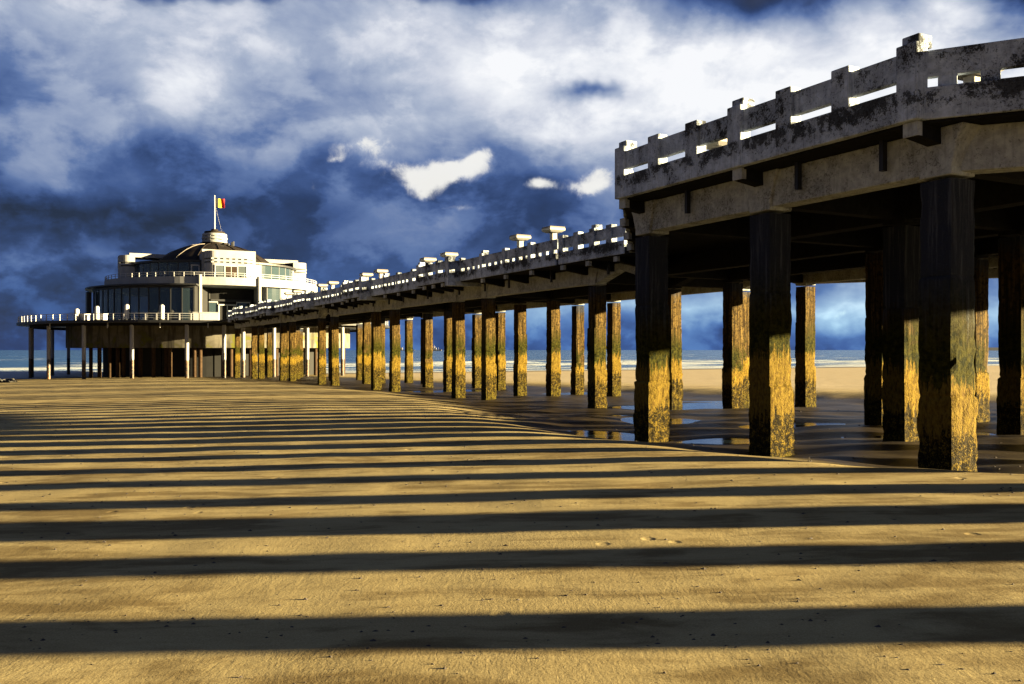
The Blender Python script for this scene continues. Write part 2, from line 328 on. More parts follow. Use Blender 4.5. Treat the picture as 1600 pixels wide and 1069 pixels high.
# ------------------------------------------------------------------ mesh helpers
class MB:
    def __init__(s): s.v = []; s.f = []
    def hexa(s, pts):                       # 8 points: bottom ring 0-3, top ring 4-7
        n = len(s.v); s.v += [tuple(p) for p in pts]
        s.f += [tuple(n + i for i in q) for q in ((3, 2, 1, 0), (4, 5, 6, 7), (0, 1, 5, 4), (1, 2, 6, 5), (2, 3, 7, 6), (3, 0, 4, 7))]
        return s
    def box(s, s0, s1, w0, w1, z0, z1):     # box in the pier frame
        q = [(s0, w0), (s0, w1), (s1, w1), (s1, w0)]
        return s.hexa([P(a, b, z0) for a, b in q] + [P(a, b, z1) for a, b in q])
    def bx(s, x0, x1, y0, y1, z0, z1):
        q = [(x0, y0), (x1, y0), (x1, y1), (x0, y1)]
        return s.hexa([(a, b, z0) for a, b in q] + [(a, b, z1) for a, b in q])
    def prism(s, poly, z0, z1):             # poly: xy points, counter-clockwise
        n = len(s.v); m = len(poly)
        s.v += [(p[0], p[1], z0) for p in poly] + [(p[0], p[1], z1) for p in poly]
        s.f += [tuple(n + i for i in reversed(range(m))), tuple(n + m + i for i in range(m))]
        s.f += [(n + i, n + (i + 1) % m, n + m + (i + 1) % m, n + m + i) for i in range(m)]
        return s
    def tube(s, a, b, r, n=8, r2=None):
        a, b = Vector(a), Vector(b); d = (b - a).normalized(); r2 = r if r2 is None else r2
        u = d.orthogonal().normalized(); v = d.cross(u); k = len(s.v)
        for c, rr in ((a, r), (b, r2)):
            s.v += [tuple(c + rr * (math.cos(t) * u + math.sin(t) * v)) for t in (2 * math.pi * i / n for i in range(n))]
        s.f += [(k + i, k + (i + 1) % n, k + n + (i + 1) % n, k + n + i) for i in range(n)]
        s.f += [tuple(k + i for i in reversed(range(n))), tuple(k + n + i for i in range(n))]
        return s
    def poly(s, pts, r, n=6):
        for a, b in zip(pts, pts[1:]): s.tube(a, b, r, n)
        return s
    def lathe(s, prof, n=48, a0=0.0, a1=2 * math.pi, fn=None):   # prof: closed list of (radius, z)
        k = len(s.v); m = len(prof); full = abs(a1 - a0 - 2 * math.pi) < 1e-6; cnt = n if full else n + 1
        for i in range(cnt):
            a = a0 + (a1 - a0) * i / n
            for r, z in prof: s.v.append(tuple(fn(r, a, z)) if fn else (r * math.cos(a), r * math.sin(a), z))
        for i in range(n):
            j = (i + 1) % cnt
            for q in range(m):
                q2 = (q + 1) % m; s.f.append((k + i * m + q, k + j * m + q, k + j * m + q2, k + i * m + q2))
        if not full: s.f += [tuple(k + q for q in range(m)), tuple(k + n * m + q for q in reversed(range(m)))]
        return s
    def mesh(s, name, m):
        me = bpy.data.meshes.new(name); me.from_pydata(s.v, [], s.f); me.materials.append(M[m]); me.validate()
        import bmesh
        b = bmesh.new(); b.from_mesh(me); bmesh.ops.recalc_face_normals(b, faces=b.faces); b.to_mesh(me); b.free()
        return me
    def build(s, name, m, parent=None, bevel=0.0, smooth=False, loc=None):
        me = s.mesh(name, m); o = bpy.data.objects.new(name, me); COL.objects.link(o)
        if parent is not None: o.parent = parent
        if loc is not None: o.location = loc
        elif parent is not None and parent.get('_abs') is not None: o.location = -Vector(parent.location)
        if bevel:
            bv = o.modifiers.new('bevel', 'BEVEL'); bv.width = bevel * K; bv.segments = 2; bv.limit_method = 'ANGLE'
        if smooth:
            for p in me.polygons: p.use_smooth = True
        return o
def sub(o): o.location = (0, 0, 0); return o
def empty(name, loc, label, cat, group=None):
    o = bpy.data.objects.new(name, None); COL.objects.link(o); o.location = loc; o['label'] = label; o['category'] = cat
    if group: o['group'] = group
    o['_abs'] = 1; o.empty_display_size = 0.2
    return o
def tag(o, label, cat, group=None):
    o['label'] = label; o['category'] = cat
    if group: o['group'] = group
    return o
def struct(o, label):
    o['kind'] = 'structure'; o['label'] = label; return o
# ------------------------------------------------------------------ ground
WATER = -5.70
HS = [(-400, -6.0), (-60, 1.2), (-25, 1.95), (0, 2.21), (8, 2.38), (20.8, 2.68), (31, 2.87), (42, 3.05), (60, 3.36), (80, 3.70), (100, 4.10), (120, 4.42), (140, 4.66), (168, 5.18), (190, 5.42), (212, 5.72), (260, 6.9), (400, 12)]
POOLS = [  # s, w, rs, rw, level (below camera), depth of the hollow
    (44.0, 35.5, 3.6, 6.6, 3.50, .28), (26.0, 17.2, 2.2, 1.2, 3.05, .2), (22.4, 19.6, 1.0, 1.6, 3.00, .2), (80.0, 35.0, 3.6, 6.0, 4.02, .28),
    (67.5, 43.0, 3.0, 4.5, 3.88, .2), (20.5, 27.0, 1.6, 3.0, 2.93, .2), (27.2, 26.5, 1.5, 3.2, 3.07, .2), (33.0, 24.0, 2.6, 1.6, 3.2, .2)]
def trough_edge(s): return lerp_tab([(-40, 24.5), (-4, 24.5), (8, 19.5), (13, 15.9), (27, 15.7), (40, 19.5), (55, 23.5), (75, 27), (100, 28)], s)
def trough_depth(s): return lerp_tab([(-30, .12), (5, .20), (13, .28), (18.5, .25), (24, .29), (40, .40), (60, .40), (80, .28), (100, .10), (120, 0)], s)
SC_S = [v + .41 for v in (-7.56, -2.0, 12.96, 18.52, 24.08, 39.05, 44.61, 59.62, 65.18)]; SC_W = [v + .41 for v in (17.45, 22.82, 28.41, 34.0, 39.6, 45.18, 50.55)]
def ground(x, y):
    s, w = SW(x, y)
    z = -(lerp_tab(HS, s - 3) + lerp_tab(HS, s) + lerp_tab(HS, s + 3)) / 3
    z += .016 * (max(-14.0, min(12.0, w)) - 6.0)          # the beach falls gently away from the pier
    n = mnoise.noise(Vector((x * .045, y * .045, 3.1)))
    dist = math.hypot(x, y)
    z += n * .06 * sstep(8, 40, dist)
    e = trough_edge(s) + 0.9 * mnoise.noise(Vector((s * .22, 0, 7.7)))
    back = lerp_tab([(0, 45), (12, 56), (26, 56), (42, 47), (100, 44)], s)
    t = sstep(e - 1.2 - .05 * s, e + 1.8, w) * (1 - sstep(back - 3, back + 5, w))
    z -= t * trough_depth(s)
    # scour banks and hummocks under the deck
    h1 = mnoise.noise(Vector((s * .30, w * .13, 1.0))); h2 = mnoise.noise(Vector((s * .75, w * .5, 5.0)))
    z += t * (h1 * .23 + h2 * .075)
    if -9 < s < 70 and t > .05:                 # scour pits round the column feet
        for bs in SC_S:
            if abs(s - bs) < 2.2:
                for bw in SC_W:
                    q = ((s - bs) ** 2 + (w - bw) ** 2)
                    if q < 4.8: z -= t * .10 * math.exp(-q / 1.1)
    wet = min(1.0, t * 1.15)
    for (ps, pw, rs, rw, lv, dp) in POOLS:
        q = ((s - ps) / rs) ** 2 + ((w - pw) / rw) ** 2
        if q < 6:
            g = math.exp(-q * 1.1)
            z = z * (1 - g) + (-lv - dp * (1.0 - q * .5) * .8) * g
            wet = max(wet, min(1, g * 1.6))
    # left foreground dip towards the water and dune near the shoreline
    z -= .18 * math.exp(-((s - 95) / 30) ** 2) * sstep(-18, -45, w)
    wet = max(wet, sstep(185, 214, s), .8 * sstep(-38, -62, w) * sstep(120, 150, s))
    churn = math.exp(-(((s - 37) / 5) ** 2 + ((w - 18.5) / 2.2) ** 2))
    z += churn * .07 * mnoise.noise(Vector((x * 2.6, y * 2.6, 0)))
    wet = max(wet, churn * .5)
    z += .012 * mnoise.noise(Vector((x * .9, y * .9, 9.0))) + .02 * mnoise.noise(Vector((x * .33, y * .33, 4.0)))
    return z, wet
def ground_z(x, y): return ground(x, y)[0]
def build_ground():
    angs = []
    a = -180.0
    while a < 180:
        angs.append(a); a += 0.16 if -37 <= a < 37 else (1.0 if -60 <= a < 60 else 5.0)
    rad = [0.8]
    while rad[-1] < 330: rad.append(rad[-1] * (1.022 if rad[-1] < 12 else 1.0125))
    while rad[-1] < 3000: rad.append(rad[-1] * 1.25)
    V = []; wet = []; Fc = []
    na = len(angs)
    for r in rad:
        for a in angs:
            x, y = r * math.sin(R(a)), r * math.cos(R(a)); z, q = ground(x, y); V.append((x, y, z)); wet.append(q)
    for i in range(len(rad) - 1):
        for j in range(na):
            k = (j + 1) % na; Fc.append((i * na + j, i * na + k, (i + 1) * na + k, (i + 1) * na + j))
    c = len(V); V.append((0, 0, ground(0, 0)[0])); wet.append(0)
    Fc += [(c, (j + 1) % na, j) for j in range(na)]
    me = bpy.data.meshes.new('sand_beach'); me.from_pydata(V, [], Fc); me.materials.append(M['sand'])
    at = me.attributes.new('wet', 'FLOAT', 'POINT'); at.data.foreach_set('value', wet)
    me.polygons.foreach_set('use_smooth', [True] * len(me.polygons))
    if me.polygons[0].normal.z < 0: me.flip_normals()
    o = bpy.data.objects.new('sand_beach', me); COL.objects.link(o)
    struct(o, 'wide tan sand beach striped with long pier shadows')
build_ground()
for i, (ps, pw, rs, rw, lv, dp) in enumerate(POOLS):
    m = MB(); n = 40
    m.v = [tuple(P(ps + 1.35 * rs * math.cos(a), pw + 1.35 * rw * math.sin(a), -lv)) for a in (2 * math.pi * k / n for k in range(n))]
    m.f = [tuple(range(n))]
    o = m.build('tide_pool', 'water')
    struct(o, ['long blue tide pool lying under the pier columns', 'dark tide pool at the foot of the front column', 'small tide pool between the two front columns', 'far blue tide pool behind the column pairs',
               'shallow tide pool beyond the pier on the lit beach side', 'small puddle deep under the near platform', 'thin puddle under the middle of the platform', 'narrow puddle left of the near platform'][i])
def build_sea():
    def wave(s, w):
        q = s - 206
        if q < 0: return 0, 0
        amp = .75 * sstep(4, 45, q) * (1 - .55 * sstep(60, 300, q))
        z = c = 0
        for lam, k, seed in ((27, 1.0, 0), (17, .55, 40)):
            ph = q + 7 * mnoise.noise(Vector((w * .012, q * .012, seed))) + 2.5 * mnoise.noise(Vector((w * .05, q * .02, seed + 9)))
            v = .5 + .5 * math.cos(2 * math.pi * ph / lam); v = v ** 3
            e = sstep(-.25, .35, mnoise.noise(Vector((w * .016, q * .03, seed + 20))))
            z += amp * k * v * e; c = max(c, v * e * k)
        return z, c * sstep(2, 20, q) * (1 - .6 * sstep(80, 260, q))
    ss = [200 + 1.1 * i for i in range(150)]
    while ss[-1] < 900: ss.append(ss[-1] * 1.012)
    ws = [-260 + 3.0 * i for i in range(330)]
    V = []; C = []; Fc = []
    for s in ss:
        for w in ws:
            z, c = wave(s, w); p = P(s, w, WATER + z); V.append(tuple(p)); C.append(c)
    n = len(ws)
    for i in range(len(ss) - 1):
        for j in range(n - 1): Fc.append((i * n + j, i * n + j + 1, (i + 1) * n + j + 1, (i + 1) * n + j))
    k = len(V)                                   # flat water out to the horizon on every side of the modelled surf
    s0, s1, w0, w1 = ss[0], ss[-1], ws[0], ws[-1]; B = 40000
    for (a, b, c, d) in ((s1, B, -B, B), (s0, s1, -B, w0), (s0, s1, w1, B)):
        k = len(V); V += [tuple(P(*q, WATER)) for q in ((a, c), (a, d), (b, d), (b, c))]; C += [0] * 4; Fc.append((k, k + 1, k + 2, k + 3))
    me = bpy.data.meshes.new('sea'); me.from_pydata(V, [], Fc); me.materials.append(M['sea'])
    at = me.attributes.new('crest', 'FLOAT', 'POINT'); at.data.foreach_set('value', C)
    me.polygons.foreach_set('use_smooth', [True] * len(me.polygons))
    if me.polygons[0].normal.z < 0: me.flip_normals()
    o = bpy.data.objects.new('sea', me); COL.objects.link(o); struct(o, 'blue sea with white breakers along the shore')
build_sea()
# ------------------------------------------------------------------ pier
random.seed(5)
pier = empty('concrete_pier', P(18.9, 34.4, -3.0), 'long weathered concrete pier on square columns leading out to the round pavilion', 'pier')
PO = Vector(pier.location)
CW = .83
LANES = [28.41, 34.0, 39.6]
PER = 20.57; GAP = 5.56
NEAR = {p: 59.62 + PER * (p - 1) for p in range(0, 6)}
BASC = [24.08, 18.52, 12.96]
BLANES = [17.45, 22.82, 28.41, 34.0, 39.6, 45.18, 50.55]
PAIRS = [(NEAR[p], NEAR[p] + GAP) for p in range(0, 6)] + [(-7.56, -2.0), (-28.1, -22.6)]
W_HOLE, W_BAY, W_BAST = 26.2, 25.35, 16.54
WC = 34.415
END = 156.5
def column_mesh(seed):
    rnd = random.Random(seed); h = CW / 2; m = 5
    zs = []; z = -7.0
    while z < 3.86: zs.append(z); z += .14
    j1 = rnd.uniform(1.2, 1.7); j2 = rnd.uniform(-1.5, -.9); j3 = rnd.uniform(-2.3, -1.9)
    zs += [j1 - .02, j1 + .02, j2 - .02, j2 + .02]; zs = sorted(zs)
    offs = [(rnd.uniform(-.025, .025), rnd.uniform(-.025, .025)) for _ in range(3)]
    sc = [1.05 + rnd.uniform(-.02, .03), 1.0 + rnd.uniform(-.01, .02), .975]
    ring = []
    for sx in range(4):
        for i in range(m):
            t = -1 + 2 * i / m
            ring.append([(t, -1), (1, t), (-t, 1), (-1, -t)][sx])
    V = []; n = len(ring)
    for z in zs:
        seg = 2 if z > j1 else (1 if z > j2 else 0)
        joint = min(abs(z - j1), abs(z - j2)) < .03
        for (a, b) in ring:
            corner = abs(a) > .95 and abs(b) > .95
            k = sc[seg] - (.03 if joint else 0)
            if corner: k -= .03 + .05 * max(0, mnoise.noise(Vector((a * 3 + seed * 9, b * 3, z * 1.7))))
            rough = .010 if z > .3 else .022
            v = mnoise.noise(Vector((a * 2.1 + seed * 5.3, b * 2.1, z * 2.0))) * rough * 1.5 + rnd.uniform(-1, 1) * rough * .5
            V.append((a * (h * k + v) + offs[seg][0], b * (h * k + v) + offs[seg][1], z))
    Fc = []
    for i in range(len(zs) - 1):
        for j in range(n): Fc.append((i * n + j, i * n + (j + 1) % n, (i + 1) * n + (j + 1) % n, (i + 1) * n + j))
    Fc.append(tuple((len(zs) - 1) * n + j for j in range(n)))
    me = bpy.data.meshes.new('column'); me.from_pydata(V, [], Fc); me.materials.append(M['column'])
    return me
COLM = [column_mesh(i) for i in range(7)]
def cap_mesh(m):
    b = MB(); h = CW / 2
    lv = [(3.86, h * .985, h * .985), (4.05, h * .985, h * .985), (4.55, h * 1.3, h * 1.02), (4.93, h * 1.75, h * 1.06)]
    for z, a, c in lv: b.v += [(-a, -c, z), (a, -c, z), (a, c, z), (-a, c, z)]
    for i in range(3):
        for j in range(4): b.f.append((i * 4 + j, i * 4 + (j + 1) % 4, i * 4 + 4 + (j + 1) % 4, i * 4 + 4 + j))
    b.f += [(3, 2, 1, 0), (12, 13, 14, 15)]
    return b.mesh('capital', m)
CAPM = cap_mesh('cream'); CAPD = cap_mesh('shaded')  # inner copy has the deck's shade in its colour
ROT = math.atan2(CS, -SN)                      # local x axis runs along s
def add_column(s, w, i):                       # s, w: corner nearest to the camera
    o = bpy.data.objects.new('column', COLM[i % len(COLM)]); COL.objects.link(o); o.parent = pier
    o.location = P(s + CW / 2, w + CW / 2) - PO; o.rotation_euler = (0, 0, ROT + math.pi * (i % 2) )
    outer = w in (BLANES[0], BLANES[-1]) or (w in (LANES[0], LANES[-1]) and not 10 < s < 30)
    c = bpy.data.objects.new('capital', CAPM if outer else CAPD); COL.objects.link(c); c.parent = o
    bv = c.modifiers.new('bevel', 'BEVEL'); bv.width = .03 * K; bv.segments = 2
    return o
ci = 0
for a, b in PAIRS:
    for s in (a, b):
        for w in LANES: add_column(s, w, ci); ci += 1
for s in BASC:
    for w in BLANES: add_column(s, w, ci + (ci // 7)); ci += 1
for p in (6,):
    for w in LANES: add_column(NEAR[5] + PER, w, ci); ci += 1
# girders
def girder(pts, wdt=.50, normal=None):
    """pts: list of (s, w, zbottom) along the run"""
    b = MB()
    for (s0, w0, z0), (s1, w1, z1) in zip(pts, pts[1:]):
        d = Vector((s1 - s0, w1 - w0)).normalized(); nn = Vector((-d.y, d.x)) * wdt / 2
        q = [(s0 - nn.x, w0 - nn.y, z0), (s0 + nn.x, w0 + nn.y, z0), (s1 + nn.x, w1 + nn.y, z1), (s1 - nn.x, w1 - nn.y, z1)]
        b.hexa([P(*v) for v in q] + [P(v[0], v[1], 4.93) for v in q])
    return b
GB = 3.95
def run(s0, s1, w, v=False):
    c = w + CW / 2
    if v: m = (s0 + s1) / 2; return girder([(s0, c, GB), (m, c, 4.58), (s1, c, GB)], .62)
    return girder([(s0, c, GB), (s1, c, GB)], .62)
bents = sorted(set([s for pr in PAIRS for s in pr] + [NEAR[5] + PER]))
for w in LANES:
    bl = sorted(set(bents + BASC))
    for a, b in zip(bl, bl[1:]):
        short = b - a < 7
        vj = short and (abs(a - NEAR[0]) < .1 or abs(a - NEAR[3]) < .1)
        run(a + CW - .02, b + .02, w, vj).build('girder', 'cream' if w != LANES[1] and not (w == LANES[0] and 0 < a < 30) else 'shaded', pier, bevel=.02)  # inner rows take the concrete coloured for shade
for w in BLANES:
    if w in LANES: continue
    for a, b in ((12.96, 18.52), (18.52, 24.08)): run(a + CW - .02, b + .02, w).build('girder', 'cream' if w in (BLANES[0], BLANES[-1]) else 'shaded', pier, bevel=.02)
CH0 = (.3, W_HOLE); CH1 = (13.13, W_BAST); CH2 = (24.77, W_BAST); CH3 = (37.9, W_HOLE)
def mir(q): return (q[0], 2 * WC - q[1])
def inset(q, d): return (q[0], q[1] + d)
for side in (0, 1):
    f = (lambda q: q) if side == 0 else mir
    for a, b in (((.6, 28.82), (13.3, 17.87)), ((24.6, 17.87), (39.3, 28.82))):
        a, b = f(a), f(b); girder([(a[0], a[1], GB), (b[0], b[1], GB)], .55).build('girder', 'cream', pier, bevel=.02)
# cross beams with bracket ends under the fascia
def cross(s, w0, w1, zb, wd=.42):
    MB().box(s - wd / 2, s + wd / 2, w0, w1, zb, 4.94).build('cross_beam', 'shaded', pier, bevel=.015)
def bracket(s, w, wd=.36, inw=1.7, z0=4.68):
    d = 1 if w < WC else -1
    b = MB(); a0, a1 = s - wd / 2, s + wd / 2
    q = [(a0, w), (a0, w + d * inw), (a1, w + d * inw), (a1, w)]
    zb = [z0, 4.42, 4.42, z0]
    br = b.hexa([P(v[0], v[1], zb[i]) for i, v in enumerate(q)] + [P(v[0], v[1], 4.98) for v in q]).build('bracket', 'shaded', pier, bevel=.015)
    e = MB(); a0, a1 = s - wd / 2 - .004, s + wd / 2 + .004; w2 = w - d * .004; w3 = w + d * .16
    q = [(a0, w2), (a0, w3), (a1, w3), (a1, w2)]
    sub(e.hexa([P(v[0], v[1], z0 - .006) for v in q] + [P(v[0], v[1], 4.982) for v in q]).build('bracket_end', 'cream', br))  # pale end on a bracket whose sides are coloured as shaded
for s in bents: cross(s + CW / 2, LANES[0] + .7, LANES[-1] + .1, 4.0)
for s in BASC: cross(s + CW / 2, BLANES[0] + .7, BLANES[-1] + .1, 4.0)
# deck slabs: one per stretch, top 5.35
def slab(poly):
    b = MB(); pts = [P(*q) for q in poly]
    area = sum(pts[i].x * pts[(i + 1) % len(pts)].y - pts[(i + 1) % len(pts)].x * pts[i].y for i in range(len(pts)))
    if area < 0: pts.reverse()
    b.prism([(p.x, p.y) for p in pts], 4.94, 5.36).build('deck_slab', 'shaded', pier)
ED = .10
cuts = [-30] + sorted([a for a, b in PAIRS if a > 30]) + [END]
def band(s0, s1, w): slab([(s0 + .003, w + ED), (s1 - .003, w + ED), (s1 - .003, 2 * WC - w - ED), (s0 + .003, 2 * WC - w - ED)])
band(-30, CH0[0] - .004, W_HOLE)
oct_ = [(CH0[0], CH0[1] + .42), (13.3, W_BAST + .2), (24.6, W_BAST + .2), (CH3[0], CH3[1] + .42)]
slab(oct_ + [mir(q) for q in reversed(oct_)])
band(CH3[0] + .004, NEAR[1] - .2, W_HOLE)
for p in range(1, 6):
    band(NEAR[p] - .2, NEAR[p] + GAP + .6, W_BAY)
    band(NEAR[p] + GAP + .6, (NEAR[p + 1] - .2) if p < 5 else END + 12, W_HOLE)
# balustrade pieces along a run; n points inwards
def frame_box(b, o, a, n, a0, a1, n0, n1, z0, z1):
    q = [o + a * a0 + n * n0, o + a * a1 + n * n0, o + a * a1 + n * n1, o + a * a0 + n * n1]
    return b.hexa([P(v.x, v.y, z0) for v in q] + [P(v.x, v.y, z1) for v in q])
PW = .54
def post(o, a, n, tall=False, wide=PW, bev=.03):
    b = MB(); frame_box(b, o, a, n, -wide / 2, wide / 2, -.012, .36, 4.998, 6.68)
    p = b.build('balustrade_post', 'rail', pier, bevel=bev)
    if tall:
        b2 = MB(); frame_box(b2, o, a, n, -wide / 2 + .05, wide / 2 - .05, .12, .56, 6.60, 6.89)
        t = b2.build('post_block', 'rail', p, bevel=bev); t.location = (0, 0, 0)
    return p
def panel(o, a, n, a0, a1, kind, bev=.02):
    b = MB(); frame_box(b, o, a, n, a0, a1, 0, .24, 5.0, 5.70 + random.uniform(-.012, .012))
    b.build('fascia_beam', 'rail', pier, bevel=bev)
    b = MB(); frame_box(b, o, a, n, a0, a1, .10, .28, 5.94, 6.53 + random.uniform(-.01, .01))
    if kind == 'hole':
        L = a1 - a0; k = max(2, int(round((L - .35) / .84))); g = (L - .35) / k
        for i in range(k):
            c0 = a0 + .40 + i * g
            if i < k: frame_box(b, o, a, n, c0 + .02, min(c0 + g - .42, a1 - .001), .101, .279, 5.68, 5.95)
    b.build('balustrade_panel', 'rail', pier, bevel=bev)
def balus(q0, q1, npan, kind, inward, first='post', last='post', tall=()):
    o = Vector(q0); e = Vector(q1); L = (e - o).length; a = (e - o) / L
    n = Vector((-a.y, a.x));
    if n.dot(Vector((0, inward))) < 0: n = -n
    st = L / npan
    for i in range(npan + 1):
        if (i == 0 and not first) or (i == npan and not last): continue
        post(o + a * (i * st), a, n, tall=i in tall, wide=PW if kind == 'slot' else .46)
    for i in range(npan):
        pw = PW if kind == 'slot' else .46
        panel(o, a, n, i * st + pw / 2 - .01, (i + 1) * st - pw / 2 + .01, kind)
def side_edges(side):
    f = (lambda q: q) if side == 0 else mir
    inw = 1 if side == 0 else -1
    cs_ = [s + CW / 2 for s in BASC]
    balus(f((cs_[2], W_BAST)), f((cs_[0], W_BAST)), 6, 'slot', inw, tall=(0, 3, 6))
    balus(f((cs_[2] + .05, W_BAST + .03)), f((CH0[0], W_HOLE)), 4, 'hole', inw, first=None)
    balus(f((cs_[0] - .05, W_BAST + .03)), f((CH3[0], W_HOLE)), 4, 'hole', inw, first=None)
    balus(f((CH3[0] + .25, W_HOLE + .02)), f((NEAR[0] + GAP + .3, W_HOLE + .02)), 4, 'slot', inw, first=None, tall=(2,))
    for p in range(0, 6):
        s0 = NEAR[p] + GAP + .6
        s1 = NEAR[p + 1] - .25 if p < 5 else END
        npn = 4 if p < 5 else 2
        balus(f((s0 - .1 * (p > 0), W_HOLE)), f((s1, W_HOLE)), npn, 'hole', inw, first=None, tall=(npn - 1,) )
    for p in range(1, 6):
        balus(f((NEAR[p] + .1, W_BAY)), f((NEAR[p] + GAP + .5, W_BAY)), 3, 'slot', inw, first=None, tall=(3,))
        # pilaster with return wall and slab end at the landward end of each projecting bay
        a = Vector((1, 0)); n = Vector((0, inw)); o = Vector(f((NEAR[p] + .1, W_BAY)))
        b = MB(); frame_box(b, o, a, n, -.35, .35, -.06, .5, 4.66, 6.80); b.build('pilaster', 'rail', pier, bevel=.03)
        b = MB(); frame_box(b, o, a, n, -.34, -.06, .49, W_HOLE - W_BAY + .12, 4.99, 6.5); b.build('return_wall', 'rail', pier, bevel=.02)
        b = MB(); frame_box(b, o, a, n, -.345, .1, .505, 2.6, 4.66, 5.0); b.build('bay_beam', 'cream', pier, bevel=.02)
    # outlying stretches behind the photographer
    balus(f((-30, W_HOLE)), f((CH0[0] - .3, W_HOLE)), 8, 'hole', inw, last=None)
    # brackets
    for s in cs_: bracket(s, f((s, W_BAST + .12))[1])
    for i in range(1, 4):
        for (qa, qb) in ((CH1, CH0), (CH2, CH3)):
            q = f((qa[0] + (qb[0] - qa[0]) * i / 4, qa[1] + (qb[1] - qa[1]) * i / 4)); bracket(q[0], q[1] + inw * .14)
    for p in range(0, 6):
        if p: 
            for i in range(0, 3): bracket(NEAR[p] + .45 + GAP * (i + .5) / 3, f((0, W_BAY + .12))[1])
        else:
            for i in range(0, 3): bracket(NEAR[0] + GAP * i / 2 + .3, f((0, W_HOLE + .12))[1])
        s0 = NEAR[p] + GAP + .6; st = (PER - GAP - .8) / 4
        for i in range(1, 4):
            if s0 + i * st < END: bracket(s0 + i * st, f((0, W_HOLE + .12))[1])
    # drain pipes
    for s in (14.7, 18.0 - .6, 22.0):
        q = f((s, W_BAST + .85)); MB().box(s - .05, s + .07, q[1] - .07, q[1] + .07, 4.22, 4.95).build('drain_pipe', 'pipe', pier)
    for p in range(0, 6):
        for dsp in (2.6, 9.0, 14.8, 18.6):
            s = NEAR[p] + dsp
            if s < END:
                q = f((s, W_HOLE + 1.2)); MB().box(s - .06, s + .06, q[1] - .06, q[1] + .06, 4.2, 4.95).build('drain_pipe', 'pipe', pier)
side_edges(0); side_edges(1)
MB().box(END - .3, END + .2, W_HOLE - .05, W_HOLE + .55, 4.7, 6.7).build('end_post', 'rail', pier, bevel=.02)
MB().box(END - .3, END + .2, 2 * WC - W_HOLE - .55, 2 * WC - W_HOLE + .05, 4.7, 6.7).build('end_post', 'rail', pier, bevel=.02)
# ------------------------------------------------------------------ T-shaped lamp standards along the middle of the deck
def lamp(s, label, WC=WC):
    c = P(s, WC, 5.36); e = empty('lamp_standard', c, label, 'lamp standard', 'T-shaped lamp standards on the pier deck')
    b = MB(); frame_box(b, Vector((s, WC)), Vector((1, 0)), Vector((0, 1)), -.21, .21, -.21, .21, 5.36, 9.12); b.build('stem', 'lamp', e, bevel=.03)
    b = MB()
    q0 = [(-.46, -.46), (-.46, .46), (.46, .46), (.46, -.46)]; q1 = [(-.68, -.68), (-.68, .68), (.68, .68), (.68, -.68)]
    b.hexa([P(s + x, WC + y, 9.1) for x, y in q0] + [P(s + x, WC + y, 9.24) for x, y in q1])
    b.hexa([P(s + x, WC + y, 9.237) for x, y in q1] + [P(s + x, WC + y, 9.42) for x, y in q1]); b.build('lamp_head', 'lamp', e, bevel=.015)
    b = MB(); b.hexa([P(s + x * .97, WC + y * .97, 9.422) for x, y in q1] + [P(s + x * .97, WC + y * .97, 9.52) for x, y in q1]); b.build('cover_slab', 'lamp_top', e)
for p in range(1, 6):
    for k in (0, 1):
        lamp(NEAR[p] + k * GAP + CW / 2, 'pale concrete T-shaped lamp standard, %s one of the %s pair along the pier' % (('landward', 'seaward')[k], ['', 'nearest', 'second', 'third', 'fourth', 'farthest'][p]))
lamp(31.5, 'T-shaped lamp standard glimpsed through a long slot of the near balustrade', 26.7)
lamp(19.4, 'T-shaped lamp standard seen through a square hole right of the corner post', 27.2)
# ------------------------------------------------------------------ pavilion
PC = Vector((-66.1, 198.0, 0.0))
U = Vector((-PC.x, -PC.y, 0)).normalized(); RT = Vector((-U.y, U.x, 0))
def Q(r, ph, z): return PC + U * (r * math.cos(ph)) + RT * (r * math.sin(ph)) + Vector((0, 0, z))
def phi_at(px, r, back=False):               # angle on a circle of radius r that shows at photo column px
    d = Vector(((px - 800) / F, 1.0, 0)).normalized()
    b = PC.dot(d); disc = b * b - (PC.dot(PC) - r * r)
    if disc < 0: disc = 0
    t = b + math.sqrt(disc) * (1 if back else -1); v = d * t - PC
    return math.atan2(v.dot(RT), v.dot(U))
pav = empty('pavilion', PC + Vector((0, 0, -5)), 'white round art deco pavilion with dark dome and glazed ground floor at the pier end', 'pavilion')
def ring(name, m, prof, a0=0.0, a1=2 * math.pi, n=96, parent=None, smooth=False):
    return MB().lathe(prof, n, a0, a1, lambda r, a, z: Q(r, a, z)).build(name, m, parent or pav)
def sub(o): o.location = (0, 0, 0); return o
ring('platform_deck', 'dark', [(0.5, 4.95), (38.5, 4.95), (38.5, 5.40), (0.5, 5.40)], n=128)
ring('ring_beam', 'shaded', [(35.6, 4.45), (36.2, 4.45), (36.2, 4.97), (35.6, 4.97)], n=96)
ring('drum_wall', 'drum', [(28.9, .42), (29.6, .42), (29.6, 4.97), (28.9, 4.97)], n=96)
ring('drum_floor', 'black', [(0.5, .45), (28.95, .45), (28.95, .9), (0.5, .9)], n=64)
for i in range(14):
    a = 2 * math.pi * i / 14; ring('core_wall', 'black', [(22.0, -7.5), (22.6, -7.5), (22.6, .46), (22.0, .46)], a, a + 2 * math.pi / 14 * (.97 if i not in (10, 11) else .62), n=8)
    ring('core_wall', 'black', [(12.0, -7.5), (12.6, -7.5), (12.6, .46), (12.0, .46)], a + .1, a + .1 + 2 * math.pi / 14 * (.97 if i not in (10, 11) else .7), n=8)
pile_px = [(35, 1), (44, 0), (50, 1), (76, 0), (82, 1), (107, 1), (131, 0), (206, 0), (292, 0), (350, 0), (380, 0), (428, 0), (480, 0), (535, 0), (575, 0)]
